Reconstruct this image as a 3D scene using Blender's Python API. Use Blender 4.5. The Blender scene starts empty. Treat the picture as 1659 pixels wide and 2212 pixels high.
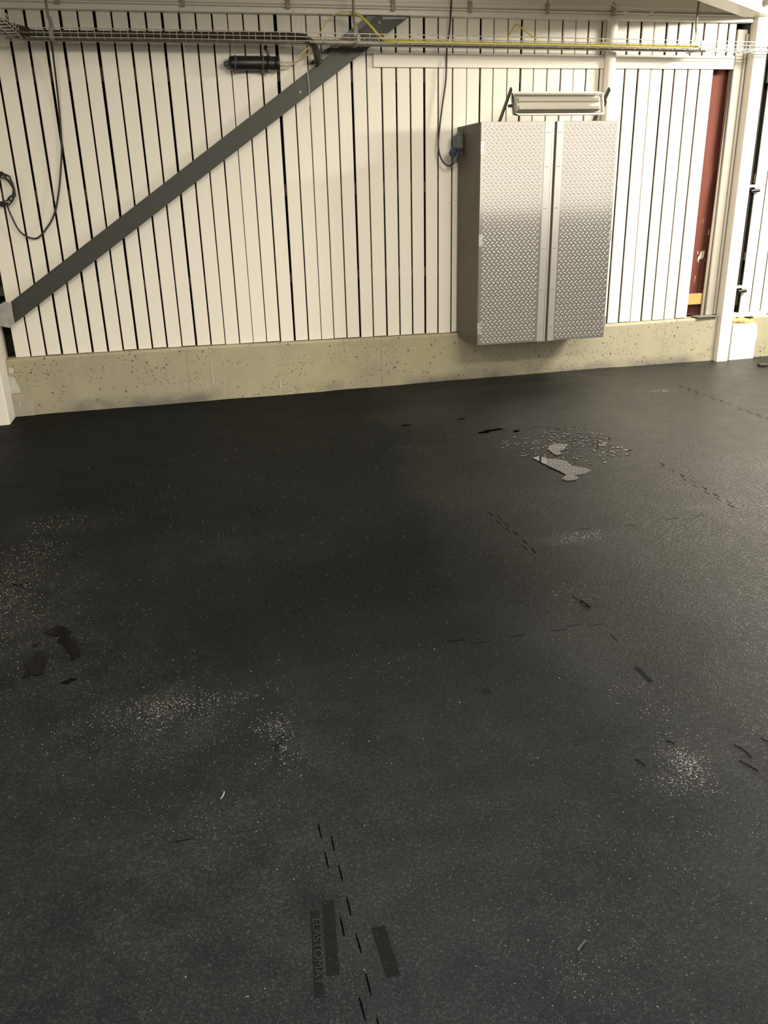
import bpy, math, random
import numpy as np
from mathutils import Vector, Matrix, noise

R = random.Random(7)
S = bpy.context.scene
COL = S.collection

# ------------------------------------------------------------------ camera
cam_d = bpy.data.cameras.new('camera')
cam = bpy.data.objects.new('camera', cam_d)
COL.objects.link(cam)
cam_d.sensor_fit = 'VERTICAL'
cam_d.sensor_height = 36.0
cam_d.lens = 1793.07 / 2212 * 36.0
yaw, pit, rol = 0.225865, 0.372397, -0.0249697
fw = Vector((math.sin(yaw)*math.cos(pit), math.cos(yaw)*math.cos(pit), -math.sin(pit)))
rt = Vector((math.cos(yaw), -math.sin(yaw), 0.0))
up = rt.cross(fw)
r2 = rt*math.cos(rol) + up*math.sin(rol)
u2 = up*math.cos(rol) - rt*math.sin(rol)
cam.matrix_world = Matrix(((r2.x, u2.x, -fw.x, 0.0), (r2.y, u2.y, -fw.y, -6.9631), (r2.z, u2.z, -fw.z, 1.6), (0, 0, 0, 1)))
cam_d.clip_start = 0.05
cam_d.clip_end = 300
S.camera = cam

# ------------------------------------------------------------------ world, lamps, exposure
S.view_settings.view_transform = 'Standard'
S.view_settings.look = 'None'
S.view_settings.exposure = 0.0
S.view_settings.gamma = 1.0
S.view_settings.use_curve_mapping = False
world = bpy.data.worlds.new('world')
S.world = world
world.use_nodes = True
bg = world.node_tree.nodes['Background']
bg.inputs[0].default_value = (1.0, 0.925, 0.79, 1)
bg.inputs[1].default_value = 1.32

WARM = (1.0, 0.90, 0.74)
def area(name, loc, target, sx, sy, power, color=WARM, spread=math.pi):
    l = bpy.data.lights.new(name, 'AREA')
    l.shape = 'RECTANGLE'; l.size = sx; l.size_y = sy; l.energy = power; l.color = color; l.spread = spread
    o = bpy.data.objects.new(name, l); COL.objects.link(o)
    o.location = loc
    o.rotation_euler = (Vector(target) - Vector(loc)).to_track_quat('-Z', 'Y').to_euler()
    return o
area('ceiling_lamp_right', (5.5, -1.9, 3.02), (5.4, -1.2, 0.0), 1.3, 0.25, 330, (1.0, 0.93, 0.82))
area('ceiling_lamp_middle', (2.3, -3.2, 3.05), (2.3, -2.2, 0.0), 1.3, 0.25, 60)
area('rear_fill_left', (-1.2, -6.6, 3.4), (-1.0, -2.0, 0.4), 1.3, 0.25, 76)  # added fill from behind the camera, lifts the boards and front floor
area('rear_fill_right', (2.6, -6.6, 3.4), (2.4, -2.0, 0.4), 1.3, 0.25, 76)  # second added fill, same purpose on the right
for o in list(COL.objects):
    if o.type == 'LIGHT':
        o['kind'] = 'structure'

# ------------------------------------------------------------------ materials
def srgb(r, g, b):
    f = lambda c: (c/255/12.92) if c/255 <= 0.04045 else ((c/255+0.055)/1.055)**2.4
    return (f(r), f(g), f(b), 1)

class NT:
    def __init__(s, name):
        s.m = bpy.data.materials.new(name); s.m.use_nodes = True
        s.t = s.m.node_tree; s.b = s.t.nodes['Principled BSDF']
        s.out = s.t.nodes['Material Output']
        s.co = s.t.nodes.new('ShaderNodeTexCoord').outputs['Object']
    def n(s, typ, **kw):
        nd = s.t.nodes.new(typ)
        for k, v in kw.items(): setattr(nd, k, v)
        return nd
    def l(s, a, b): s.t.links.new(a, b)
    def setin(s, sock, v):
        if isinstance(v, bpy.types.NodeSocket): s.l(v, sock)
        else: sock.default_value = v
    def math(s, op, a, b=0.0, clamp=False):
        nd = s.n('ShaderNodeMath', operation=op, use_clamp=clamp)
        s.setin(nd.inputs[0], a); s.setin(nd.inputs[1], b)
        return nd.outputs[0]
    def mapping(s, scale=(1,1,1), loc=(0,0,0), rot=(0,0,0)):
        nd = s.n('ShaderNodeMapping'); s.l(s.co, nd.inputs[0])
        nd.inputs['Scale'].default_value = scale; nd.inputs['Location'].default_value = loc; nd.inputs['Rotation'].default_value = rot
        return nd.outputs[0]
    def noise(s, scale, detail=3, rough=0.5, vec=None, dist=0.0):
        nd = s.n('ShaderNodeTexNoise'); s.l(vec if vec else s.co, nd.inputs['Vector'])
        nd.inputs['Scale'].default_value = scale; nd.inputs['Detail'].default_value = detail
        nd.inputs['Roughness'].default_value = rough; nd.inputs['Distortion'].default_value = dist
        return nd.outputs['Fac']
    def voro(s, scale, vec=None, out='Distance', feature='F1', rnd=1.0):
        nd = s.n('ShaderNodeTexVoronoi', feature=feature); s.l(vec if vec else s.co, nd.inputs['Vector'])
        nd.inputs['Scale'].default_value = scale; nd.inputs['Randomness'].default_value = rnd
        return nd.outputs[out]
    def ramp(s, v, lo, hi, a=0.0, b=1.0):
        nd = s.n('ShaderNodeMapRange'); nd.clamp = True
        s.setin(nd.inputs[0], v); nd.inputs[1].default_value = lo; nd.inputs[2].default_value = hi
        nd.inputs[3].default_value = a; nd.inputs[4].default_value = b
        return nd.outputs[0]
    def mix(s, f, a, b, blend='MIX'):
        nd = s.n('ShaderNodeMix', data_type='RGBA', blend_type=blend)
        s.setin(nd.inputs[0], f); s.setin(nd.inputs[6], a); s.setin(nd.inputs[7], b)
        return nd.outputs[2]
    def bump(s, h, strength, dist, prev=None):
        nd = s.n('ShaderNodeBump'); nd.inputs['Strength'].default_value = strength; nd.inputs['Distance'].default_value = dist
        s.l(h, nd.inputs['Height'])
        if prev: s.l(prev, nd.inputs['Normal'])
        return nd.outputs[0]
    def ellipse(s, x, y, rx, ry, soft=1.0):
        mp = s.mapping((1/rx, 1/ry, 0), (-x/rx, -y/ry, 0))
        nd = s.n('ShaderNodeVectorMath', operation='LENGTH'); s.l(mp, nd.inputs[0])
        return s.ramp(nd.outputs['Value'], 1.0-soft, 1.0, 1.0, 0.0)

def simple(name, col, rough=0.5, metal=0.0, var=0.12, scale=6.0, spec=0.5, bump=0.0, bscale=60.0):
    k = NT(name)
    c = tuple(col[:3]) + (1,)
    d = tuple(max(0, v*(1-var)) for v in col[:3]) + (1,)
    n = k.noise(scale, 4)
    k.l(k.mix(n, d, c), k.b.inputs['Base Color'])
    k.b.inputs['Roughness'].default_value = rough
    k.b.inputs['Metallic'].default_value = metal
    k.b.inputs['Specular IOR Level'].default_value = spec
    if bump: k.l(k.bump(k.noise(bscale, 3), bump, 0.002), k.b.inputs['Normal'])
    return k.m

M = {}
# painted boards
k = NT('cream_painted_board')
g = k.noise(1.0, 4, 0.6, k.mapping((60, 10, 1.2)))
n = k.noise(1.3, 4)
c = k.mix(g, (0.76, 0.72, 0.63, 1), (0.82, 0.785, 0.70, 1))
c = k.mix(k.ramp(n, 0.35, 0.75, 0, 0.35), c, (0.72, 0.69, 0.58, 1))
sp = k.math('LESS_THAN', k.voro(3.1), 0.018)
c = k.mix(k.math('MULTIPLY', sp, 0.55), c, (0.16, 0.13, 0.09, 1))
k.l(c, k.b.inputs['Base Color']); k.b.inputs['Roughness'].default_value = 0.55
k.l(k.bump(g, 0.12, 0.002), k.b.inputs['Normal'])
M['board'] = k.m
M['white'] = simple('white_painted_steel', (0.80, 0.765, 0.68), 0.42, var=0.10, scale=3, bump=0.08, bscale=25)
M['trimwood'] = simple('white_painted_timber', (0.80, 0.76, 0.68), 0.5, var=0.08, scale=4)
M['battenwood'] = simple('greyed_painted_timber', (0.37, 0.335, 0.28), 0.6, var=0.2, scale=7)
M['dark'] = simple('dark_cavity', (0.018, 0.012, 0.008), 0.9)
M['rail'] = simple('weathered_rail_timber', (0.045, 0.032, 0.018), 0.8, var=0.6, scale=9)
M['brace'] = simple('green_grey_primer', (0.031, 0.035, 0.024), 0.5, var=0.25, scale=5, bump=0.05)
M['gusset'] = simple('patchy_primer', (0.42, 0.40, 0.39), 0.5, var=0.55, scale=30)
M['galv'] = simple('galvanised_wire', (0.60, 0.58, 0.52), 0.35, metal=0.7, var=0.2, scale=20)
M['galvplate'] = simple('galvanised_plate', (0.24, 0.235, 0.20), 0.5, metal=0.2, var=0.3, scale=40)
M['black'] = simple('black_plastic', (0.010, 0.010, 0.009), 0.38, var=0.2)
M['cable_dark'] = simple('dark_cable', (0.035, 0.028, 0.020), 0.35, var=0.2)
M['cable_grey'] = simple('grey_cable', (0.30, 0.28, 0.235), 0.45, var=0.2)
M['cable_black'] = simple('black_cable', (0.012, 0.010, 0.008), 0.45, var=0.2)
M['cable_yellow'] = simple('yellow_cable', (0.66, 0.56, 0.08), 0.45, var=0.15)
M['cable_cream'] = simple('cream_fibre', (0.62, 0.48, 0.25), 0.5, var=0.15)
M['cable_white'] = simple('white_wire', (0.72, 0.68, 0.55), 0.5)
M['strap'] = simple('brown_strap', (0.12, 0.085, 0.065), 0.6)
M['steel_dark'] = simple('dark_bracket_steel', (0.045, 0.038, 0.028), 0.5, var=0.3)
M['lamp_metal'] = simple('lamp_sheet_metal', (0.78, 0.75, 0.67), 0.35, metal=0.1, var=0.2, scale=9)
M['lamp_white'] = simple('lamp_reflector', (0.82, 0.79, 0.70), 0.35, metal=0.0, var=0.1)
M['tube'] = simple('fluorescent_tube_glass', (0.82, 0.79, 0.70), 0.15, spec=0.6, var=0.03)
M['plug_grey'] = simple('grey_plug_plastic', (0.075, 0.085, 0.082), 0.5)
M['plug_blue'] = simple('blue_plug_plastic', (0.025, 0.040, 0.10), 0.45)
M['wood'] = simple('raw_timber', (0.52, 0.33, 0.10), 0.7, var=0.3, scale=12)
M['slat'] = simple('grey_weathered_slat', (0.26, 0.22, 0.165), 0.7, var=0.25, scale=12)
M['foam'] = simple('yellow_foam', (0.62, 0.44, 0.16), 0.8, var=0.35, scale=25, bump=0.6, bscale=60)
M['rubber'] = simple('black_rubber', (0.020, 0.019, 0.018), 0.5, var=0.3, scale=30)
M['twig'] = simple('dark_straw', (0.010, 0.008, 0.006), 0.8, spec=0.05)
M['straw'] = simple('pale_straw', (0.45, 0.43, 0.38), 0.7)
M['chip'] = simple('pale_shaving', (0.56, 0.55, 0.51), 0.8, var=0.35, scale=90)

# glass cover
k = NT('clear_lamp_cover')
gl = k.n('ShaderNodeBsdfGlossy'); gl.inputs['Roughness'].default_value = 0.12
tr = k.n('ShaderNodeBsdfTransparent'); tr.inputs[0].default_value = (0.95, 0.945, 0.93, 1)
mx = k.n('ShaderNodeMixShader'); fr = k.n('ShaderNodeFresnel'); fr.inputs[0].default_value = 1.45
k.l(k.math('ADD', fr.outputs[0], 0.05), mx.inputs[0]); k.l(tr.outputs[0], mx.inputs[1]); k.l(gl.outputs[0], mx.inputs[2]); k.l(mx.outputs[0], k.out.inputs[0])
M['cover'] = k.m

# brushed aluminium: a sharp and a broad reflection
def alu(name, col, r1, r2, f, var=0.15, scale=(1.2, 1.2, 1.2)):
    k = NT(name)
    n = k.noise(2.0, 5, 0.6, k.mapping(scale))
    c = k.mix(n, tuple(v*(1-var) for v in col)+(1,), tuple(col)+(1,))
    k.l(c, k.b.inputs['Base Color']); k.b.inputs['Metallic'].default_value = 1.0; k.b.inputs['Roughness'].default_value = r1
    p2 = k.n('ShaderNodeBsdfPrincipled'); k.l(c, p2.inputs['Base Color']); p2.inputs['Metallic'].default_value = 1.0; p2.inputs['Roughness'].default_value = r2
    mx = k.n('ShaderNodeMixShader'); mx.inputs[0].default_value = f
    k.l(k.b.outputs[0], mx.inputs[1]); k.l(p2.outputs[0], mx.inputs[2]); k.l(mx.outputs[0], k.out.inputs[0])
    return k.m
M['alu'] = alu('aluminium_tread_plate', (0.70, 0.67, 0.625), 0.085, 0.5, 0.12)
M['alu_lozenge'] = alu('aluminium_tread_lozenge', (0.47, 0.45, 0.42), 0.42, 0.6, 0.3)
M['alu_plain'] = alu('plain_aluminium_strip', (0.90, 0.87, 0.83), 0.16, 0.5, 0.30, scale=(0.6, 0.6, 0.6))
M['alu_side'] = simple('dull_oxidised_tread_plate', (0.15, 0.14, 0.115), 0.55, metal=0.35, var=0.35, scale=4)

# concrete
k = NT('pitted_concrete')
n1 = k.noise(1.6, 5, 0.6); n2 = k.noise(11, 5, 0.6)
c = k.mix(k.ramp(n1, 0.3, 0.7), (0.31, 0.28, 0.197, 1), (0.395, 0.366, 0.255, 1))
c = k.mix(k.ramp(n1, 0.48, 0.62, 0, 0.5), c, (0.35, 0.335, 0.175, 1))
c = k.mix(k.ramp(n2, 0.3, 0.75, 0, 0.35), c, (0.26, 0.235, 0.165, 1))
v1 = k.voro(16); m1 = k.math('MULTIPLY', k.ramp(v1, 0.10, 0.17, 1, 0), k.ramp(k.noise(5, 2), 0.45, 0.55))
v2 = k.voro(42); m2 = k.math('MULTIPLY', k.ramp(v2, 0.14, 0.22, 1, 0), k.ramp(k.noise(4, 2, 0.5, k.mapping((1,1,1), (3,7,1))), 0.43, 0.53))
pit = k.math('MAXIMUM', m1, m2)
c = k.mix(k.math('MULTIPLY', pit, 0.85), c, (0.075, 0.062, 0.04, 1))
sx = k.n('ShaderNodeSeparateXYZ'); k.l(k.co, sx.inputs[0])
# splash grime creeping up from the floor in ragged patches
gr = k.math('MULTIPLY', k.ramp(k.math('ADD', sx.outputs[2], k.math('MULTIPLY', k.noise(5, 5, 0.7), -0.16)), -0.075, 0.02, 1, 0), k.ramp(k.noise(1.7, 3, 0.5, k.mapping((1,1,1), (11,3,5))), 0.44, 0.6))
c = k.mix(k.math('MULTIPLY', gr, 0.75), c, (0.10, 0.095, 0.09, 1))
# formwork joints
for xj in (-0.02, 1.60, 2.95, 4.28):
    j = k.ramp(k.math('ABSOLUTE', k.math('SUBTRACT', sx.outputs[0], xj)), 0.0, 0.006, 0.45, 0)
    c = k.mix(j, c, (0.13, 0.115, 0.08, 1))
k.l(c, k.b.inputs['Base Color']); k.b.inputs['Roughness'].default_value = 0.85
b1 = k.bump(n2, 0.25, 0.004); b2 = k.bump(k.math('SUBTRACT', 1.0, pit), 0.6, 0.006, b1)
k.l(b2, k.b.inputs['Normal'])
M['concrete'] = k.m
M['mortar'] = simple('grey_mortar', (0.42, 0.385, 0.30), 0.85, var=0.35, scale=14, bump=0.3)
M['paintpatch'] = simple('chipped_white_paint', (0.62, 0.60, 0.52), 0.6, var=0.4, scale=22)

# red-brown sheathing
k = NT('red_brown_sheathing')
n = k.noise(2.2, 4)
c = k.mix(n, (0.12, 0.042, 0.030, 1), (0.155, 0.056, 0.040, 1))
sc = k.math('GREATER_THAN', k.noise(9, 4, 0.6, k.mapping((2.2, 1, 0.8), (4.0, 0, 2.3))), 0.63)
sxr = k.n('ShaderNodeSeparateXYZ'); k.l(k.co, sxr.inputs[0])
sc = k.math('MULTIPLY', sc, k.ramp(k.math('ABSOLUTE', k.math('SUBTRACT', sxr.outputs[2], 1.0)), 0.12, 0.35, 1, 0))
c = k.mix(sc, c, (0.75, 0.66, 0.55, 1))
k.l(c, k.b.inputs['Base Color']); k.b.inputs['Roughness'].default_value = 0.7; k.b.inputs['Specular IOR Level'].default_value = 0.08
M['red'] = k.m

# rubber floor
k = NT('black_rubber_matting')
sx = k.n('ShaderNodeSeparateXYZ'); k.l(k.co, sx.inputs[0])
n_l = k.noise(0.9, 4, 0.55); n_m = k.noise(6, 5, 0.6); n_f = k.noise(130, 3, 0.6); n_s = k.noise(420, 2, 0.5)
base = k.mix(k.ramp(n_l, 0.3, 0.7), (0.0052, 0.0058, 0.0055, 1), (0.0090, 0.0098, 0.0096, 1))
front_light = k.ellipse(0.6, -6.6, 3.4, 2.7, 0.8)  # floor painted lighter towards the front, for the stronger light there
base = k.mix(k.math('MULTIPLY', front_light, k.ramp(n_m, 0.3, 0.7, 0.75, 1.0)), base, (0.0185, 0.0215, 0.026, 1))
# each mat wears to its own shade of black: running-bond lay of 1.24 m wide mats
colf = k.math('FLOOR', k.math('DIVIDE', k.math('SUBTRACT', sx.outputs[0], 0.22), 1.24))
par = k.math('MODULO', k.math('ADD', colf, 20.0), 2.0)
rowf = k.math('FLOOR', k.math('DIVIDE', k.math('ADD', sx.outputs[1], k.math('ADD', 4.37, k.math('MULTIPLY', par, -0.87))), 1.74))
cb = k.n('ShaderNodeCombineXYZ'); k.l(colf, cb.inputs[0]); k.l(rowf, cb.inputs[1]); cb.inputs[2].default_value = 3.0
wn = k.n('ShaderNodeTexWhiteNoise'); k.l(cb.outputs[0], wn.inputs['Vector'])
tint = k.ramp(wn.outputs['Value'], 0, 1, 0.88, 1.15)
tm = k.n('ShaderNodeVectorMath', operation='SCALE'); k.l(base, tm.inputs[0]); k.l(tint, tm.inputs['Scale'])
base = tm.outputs[0]
# trodden-in dust
dust = None
for (x, y, rx, ry, a) in ((-0.85, -3.55, 0.55, 0.95, 1.0), (-0.75, -2.62, 0.5, 0.28, 0.55), (-0.2, -4.55, 0.42, 0.32, 0.9), (0.2, -4.75, 0.16, 0.6, 0.6),
                          (-0.55, -4.4, 0.6, 1.1, 0.55), (0.1, -3.2, 0.9, 0.45, 0.35), (1.3, -5.2, 0.28, 0.22, 1.0), (1.3, -4.8, 0.22, 0.75, 0.35),
                          (0.25, -5.4, 1.6, 1.1, 0.55), (1.72, -3.58, 0.25, 0.10, 0.8), (0.8, -5.7, 0.6, 0.5, 0.5), (2.62, -3.38, 0.3, 0.08, 0.5), (3.7, -1.0, 0.2, 0.10, 0.8)):
    e = k.math('MULTIPLY', k.ellipse(x, y, rx, ry, 0.9), a)
    dust = e if dust is None else k.math('MAXIMUM', dust, e)
speck = k.math('ADD', k.ramp(n_f, 0.52, 0.70, 0.12, 0.75), k.ramp(n_s, 0.55, 0.7, 0, 0.5))
dm = k.math('MULTIPLY', dust, k.math('MULTIPLY', speck, k.ramp(n_m, 0.35, 0.65, 0.25, 1.0)), True)
c = k.mix(k.math('MULTIPLY', dm, 0.55), base, (0.150, 0.150, 0.138, 1))
# crumb-speckled mat beside the long seam
c = k.mix(k.math('MULTIPLY', k.ramp(n_s, 0.62, 0.72, 0, 0.25), k.ramp(n_m, 0.4, 0.6)), c, (0.10, 0.10, 0.09, 1))
vd = k.voro(46, rnd=0.85)
rip = k.math('SINE', k.math('MULTIPLY', vd, 30.0))
tips = k.math('MULTIPLY', k.ramp(rip, 0.35, 0.95), k.math('MULTIPLY', k.math('ADD', k.math('MULTIPLY', front_light, 0.8), 0.2), k.ramp(n_f, 0.4, 0.6)))
c = k.mix(k.math('MULTIPLY', tips, 0.55), c, (0.058, 0.063, 0.071, 1))  # raised tips painted lighter to stand in for shading on the pattern
k.l(c, k.b.inputs['Base Color'])
k.l(k.math('ADD', k.ramp(n_m, 0.3, 0.7, 0.36, 0.46), k.math('MULTIPLY', dm, 0.25)), k.b.inputs['Roughness'])
# the right-hand side is glossier, rising further to the right; the rest is dull
gloss = k.ramp(k.math('ADD', k.math('ADD', sx.outputs[0], k.math('MULTIPLY', sx.outputs[1], -0.10)), k.math('MULTIPLY', k.noise(0.8, 3, 0.5, k.mapping((1,1,1), (4,2,0))), 1.2)), 2.0, 4.2)
k.l(k.math('ADD', k.math('MULTIPLY', gloss, 0.34), 0.012), k.b.inputs['Specular IOR Level'])
# hammered mat pattern; the lighter tips are shading put into the colour
rows = k.math('SINE', k.math('MULTIPLY', sx.outputs[1], 2*math.pi/0.058))
h = k.math('ADD', k.math('MULTIPLY', rip, 0.7), k.math('MULTIPLY', rows, 0.25))
h = k.math('ADD', h, k.math('MULTIPLY', n_f, 0.8))
k.l(k.bump(h, 0.55, 0.0011), k.b.inputs['Normal'])
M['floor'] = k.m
M['pad'] = simple('smooth_worn_rubber', (0.0125, 0.0135, 0.0145), 0.7, var=0.35, scale=40, spec=0.03)
M['letter'] = simple('raised_rubber_lettering', (0.030, 0.032, 0.034), 0.6, var=0.4, scale=60, spec=0.1)
M['gap'] = simple('open_mat_joint', (0.0008, 0.0008, 0.0008), 0.9, spec=0.0)

# standing water
k = NT('standing_water')
k.b.inputs['Base Color'].default_value = (0.012, 0.012, 0.011, 1); k.b.inputs['Roughness'].default_value = 0.015
k.b.inputs['IOR'].default_value = 1.5; k.b.inputs['Specular IOR Level'].default_value = 0.7
k.l(k.bump(k.noise(5, 1), 0.02, 0.002), k.b.inputs['Normal'])
M['water'] = k.m

M['wet'] = simple('soaked_rubber', (0.0035, 0.0036, 0.0030), 0.12, spec=0.06)
M['bark'] = simple('grey_bark', (0.075, 0.072, 0.066), 0.8, var=0.4, scale=60)

# ------------------------------------------------------------------ mesh helpers
class MB:
    def __init__(s): s.v = []; s.f = []; s.mi = []; s.sm = []
    def add(s, vs, fs, mi=0, smooth=False):
        o = len(s.v); s.v += [tuple(map(float, p)) for p in vs]
        for f in fs: s.f.append(tuple(i+o for i in f)); s.mi.append(mi); s.sm.append(smooth)
    def box(s, x0, x1, y0, y1, z0, z1, mi=0, mat=None, ch=0.0):
        if ch > 0:
            # all vertical and front edges chamfered by an inset hull
            vs = []
            for (a, b, c) in ((ch, ch, 0), (ch, 0, ch), (0, ch, ch)):
                for X in (x0+a, x1-a):
                    for Y in (y0+b, y1-b):
                        for Z in (z0+c, z1-c): vs.append((X, Y, Z))
            import bmesh
            bm = bmesh.new()
            for p in vs: bm.verts.new(p)
            bmesh.ops.convex_hull(bm, input=bm.verts)
            bmesh.ops.dissolve_limit(bm, angle_limit=0.01, verts=bm.verts, edges=bm.edges)
            bm.verts.index_update()
            V = [v.co.copy() for v in bm.verts]; F = [[v.index for v in f.verts] for f in bm.faces]; bm.free()
            if mat: V = [mat @ p for p in V]
            s.add(V, F, mi); return
        V = [Vector((x, y, z)) for x in (x0, x1) for y in (y0, y1) for z in (z0, z1)]
        if mat: V = [mat @ p for p in V]
        s.add(V, [(0,1,3,2), (4,6,7,5), (0,4,5,1), (2,3,7,6), (0,2,6,4), (1,5,7,3)], mi)
    def prism(s, poly, axis, a, b, mi=0, mat=None):
        """poly: 2D points; extruded along axis between a and b"""
        n = len(poly); V = []
        for t in (a, b):
            for (p, q) in poly:
                V.append(Vector({'x': (t, p, q), 'y': (p, t, q), 'z': (p, q, t)}[axis]))
        if mat: V = [mat @ p for p in V]
        F = [tuple(range(n-1, -1, -1)), tuple(range(n, 2*n))] + [(i, (i+1) % n, n+(i+1) % n, n+i) for i in range(n)]
        s.add(V, F, mi)
    def tube(s, pts, r, seg=8, mi=0, closed=False, cap=True):
        P = [Vector(p) for p in pts]; n = len(P)
        rs = r if isinstance(r, (list, tuple)) else [r]*n
        T = []
        for i in range(n):
            a = P[(i-1) % n] if (closed or i > 0) else P[i]; b = P[(i+1) % n] if (closed or i < n-1) else P[i]
            d = (b-a); T.append(d.normalized() if d.length > 1e-9 else Vector((0, 0, 1)))
        ref = Vector((0, 0, 1)) if abs(T[0].z) < 0.9 else Vector((1, 0, 0))
        N = (ref - T[0]*ref.dot(T[0])).normalized(); V = []
        for i in range(n):
            N = (N - T[i]*N.dot(T[i])).normalized(); B = T[i].cross(N)
            for j in range(seg):
                a = 2*math.pi*j/seg; V.append(P[i] + (N*math.cos(a) + B*math.sin(a))*rs[i])
        F = []
        for i in range(n if closed else n-1):
            k2 = (i+1) % n
            for j in range(seg): F.append((i*seg+j, i*seg+(j+1) % seg, k2*seg+(j+1) % seg, k2*seg+j))
        s.add(V, F, mi, True)
        if cap and not closed:
            s.add([V[j] for j in range(seg)], [tuple(range(seg-1, -1, -1))], mi); s.add([V[(n-1)*seg+j] for j in range(seg)], [tuple(range(seg))], mi)
    def bar(s, a, b, w, t, upv=(0, 0, 1), mi=0):
        """rectangular bar from a to b, w across, t along upv"""
        a = Vector(a); b = Vector(b); d = (b-a).normalized(); U = Vector(upv); U = (U - d*U.dot(d)).normalized(); X = d.cross(U)
        V = [p + X*sx*w/2 + U*su*t/2 for p in (a, b) for sx in (-1, 1) for su in (-1, 1)]
        s.add(V, [(0,1,3,2), (4,6,7,5), (0,4,5,1), (2,3,7,6), (0,2,6,4), (1,5,7,3)], mi)
    def sphere(s, c, r, seg=10, rings=6, sc=(1,1,1), mi=0):
        V = []; F = []
        for i in range(rings+1):
            t = math.pi*i/rings
            for j in range(seg):
                a = 2*math.pi*j/seg
                V.append((c[0]+r*sc[0]*math.sin(t)*math.cos(a), c[1]+r*sc[1]*math.sin(t)*math.sin(a), c[2]+r*sc[2]*math.cos(t)))
        for i in range(rings):
            for j in range(seg): F.append((i*seg+j, (i+1)*seg+j, (i+1)*seg+(j+1) % seg, i*seg+(j+1) % seg))
        s.add(V, F, mi, True)
    def build(s, name, mats, parent=None, **props):
        me = bpy.data.meshes.new(name); me.from_pydata(s.v, [], s.f); me.update()
        for m in (mats if isinstance(mats, (list, tuple)) else [mats]): me.materials.append(m)
        me.polygons.foreach_set('material_index', s.mi); me.polygons.foreach_set('use_smooth', s.sm)
        import bmesh
        bm = bmesh.new(); bm.from_mesh(me); bmesh.ops.recalc_face_normals(bm, faces=bm.faces); bm.to_mesh(me); bm.free()
        o = bpy.data.objects.new(name, me); COL.objects.link(o)
        if parent:
            o.parent = parent; o.matrix_parent_inverse = Matrix.Identity(4)
            base = parent
            off = Vector((0, 0, 0))
            while base: off += base.location; base = base.parent
            if off.length: me.transform(Matrix.Translation(-off))
        for a, b in props.items(): o[a] = b
        return o

def tag(o, label, cat, group=None, kind=None):
    o['label'] = label; o['category'] = cat
    if group: o['group'] = group
    if kind: o['kind'] = kind
    return o
def thing(name, label, cat, loc=(0, 0, 0), group=None):
    o = bpy.data.objects.new(name, None); COL.objects.link(o); o.location = loc; o.empty_display_size = 0.1
    return tag(o, label, cat, group)
def struct(mb, name, mats, **p): return mb.build(name, mats, None, kind='structure', **p)
def smooth_path(pts, n=8):
    """Catmull-Rom through the points"""
    P = [Vector(p) for p in pts]; out = []
    for i in range(len(P)-1):
        p0 = P[max(i-1, 0)]; p1 = P[i]; p2 = P[i+1]; p3 = P[min(i+2, len(P)-1)]
        for j in range(n):
            t = j/n
            out.append(0.5*((2*p1) + (p2-p0)*t + (2*p0-5*p1+4*p2-p3)*t*t + (3*p1-p0-3*p2+p3)*t**3))
    out.append(P[-1]); return out

def floor_z(x, y):
    t = max(-1.6, min(6.0, x))
    pts = ((-1.6, -0.022), (-1.2, -0.019), (1.6, -0.004), (2.3, 0.004), (3.7, 0.012), (4.8, 0.006), (6.0, 0.006))
    z = pts[-1][1]
    for (a, b), (c, d) in zip(pts, pts[1:]):
        if a <= t <= c: z = b + (d-b)*(t-a)/(c-a); break
    w = 1.0/(1.0 + max(0.0, -y-0.2)*0.8)
    z = z*w
    z += 0.0045*noise.noise(Vector((x*1.6, y*1.6, 0.3))) + 0.002*noise.noise(Vector((x*5, y*5, 4.0)))
    # shallow dish where the water stands
    for (cx, cy, r) in ((2.13, -2.52, 0.55),):
        d = math.hypot(x-cx, y-cy)/r
        if d < 1: z -= 0.003*(1-d*d)
    return z

# ------------------------------------------------------------------ floor
mb = MB()
xs = list(np.arange(-3.6, 8.01, 0.06)); ys = list(np.arange(-7.2, 0.31, 0.06))
V = [(x, y, floor_z(x, y)) for y in ys for x in xs]; nx = len(xs)
F = [(j*nx+i, j*nx+i+1, (j+1)*nx+i+1, (j+1)*nx+i) for j in range(len(ys)-1) for i in range(nx-1)]
mb.add(V, F, 0, True)
x0, x1, y0, y1 = xs[0], xs[-1], ys[0], ys[-1]
far = [(-25, -45), (30, -45), (30, 0.3), (x1, y1), (x1, y0), (x0, y0), (x0, y1), (-25, 0.3)]
mb.add([(a, b, floor_z(a, b) if x0 <= a <= x1 else 0.0) for a, b in far], [(0, 1, 4, 5), (1, 2, 3, 4), (0, 5, 6, 7)], 0)
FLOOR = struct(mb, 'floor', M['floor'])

# joints between the interlocking mats: short open dashes on the two sides of the toothed edge
mb = MB()
def dash(xa, ya, xb, yb, w):
    n = 3; L = []; Rr = []
    d = Vector((xb-xa, yb-ya)); nrm = Vector((-d.y, d.x)).normalized()*w/2
    for i in range(n+1):
        t = i/n; x = xa+d.x*t; y = ya+d.y*t; ww = nrm*(0.5+0.5*math.sin(math.pi*(t*0.9+0.05)))
        z = floor_z(x, y)+0.0013
        L.append((x+ww.x, y+ww.y, z)); Rr.append((x-ww.x, y-ww.y, z))
    mb.add(L+Rr, [(i, i+1, n+2+i, n+1+i) for i in range(n)])
y = -6.2; s = 0
while y < -4.4:
    pr = 0.8 if y < -5.25 else 0.10
    if R.random() < pr: dash(0.207+0.026*s+R.uniform(-.002, .002), y, 0.207+0.026*s, y+0.056, 0.0036 if y < -5.2 else 0.0022)
    y += 0.054; s = 1-s
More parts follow.
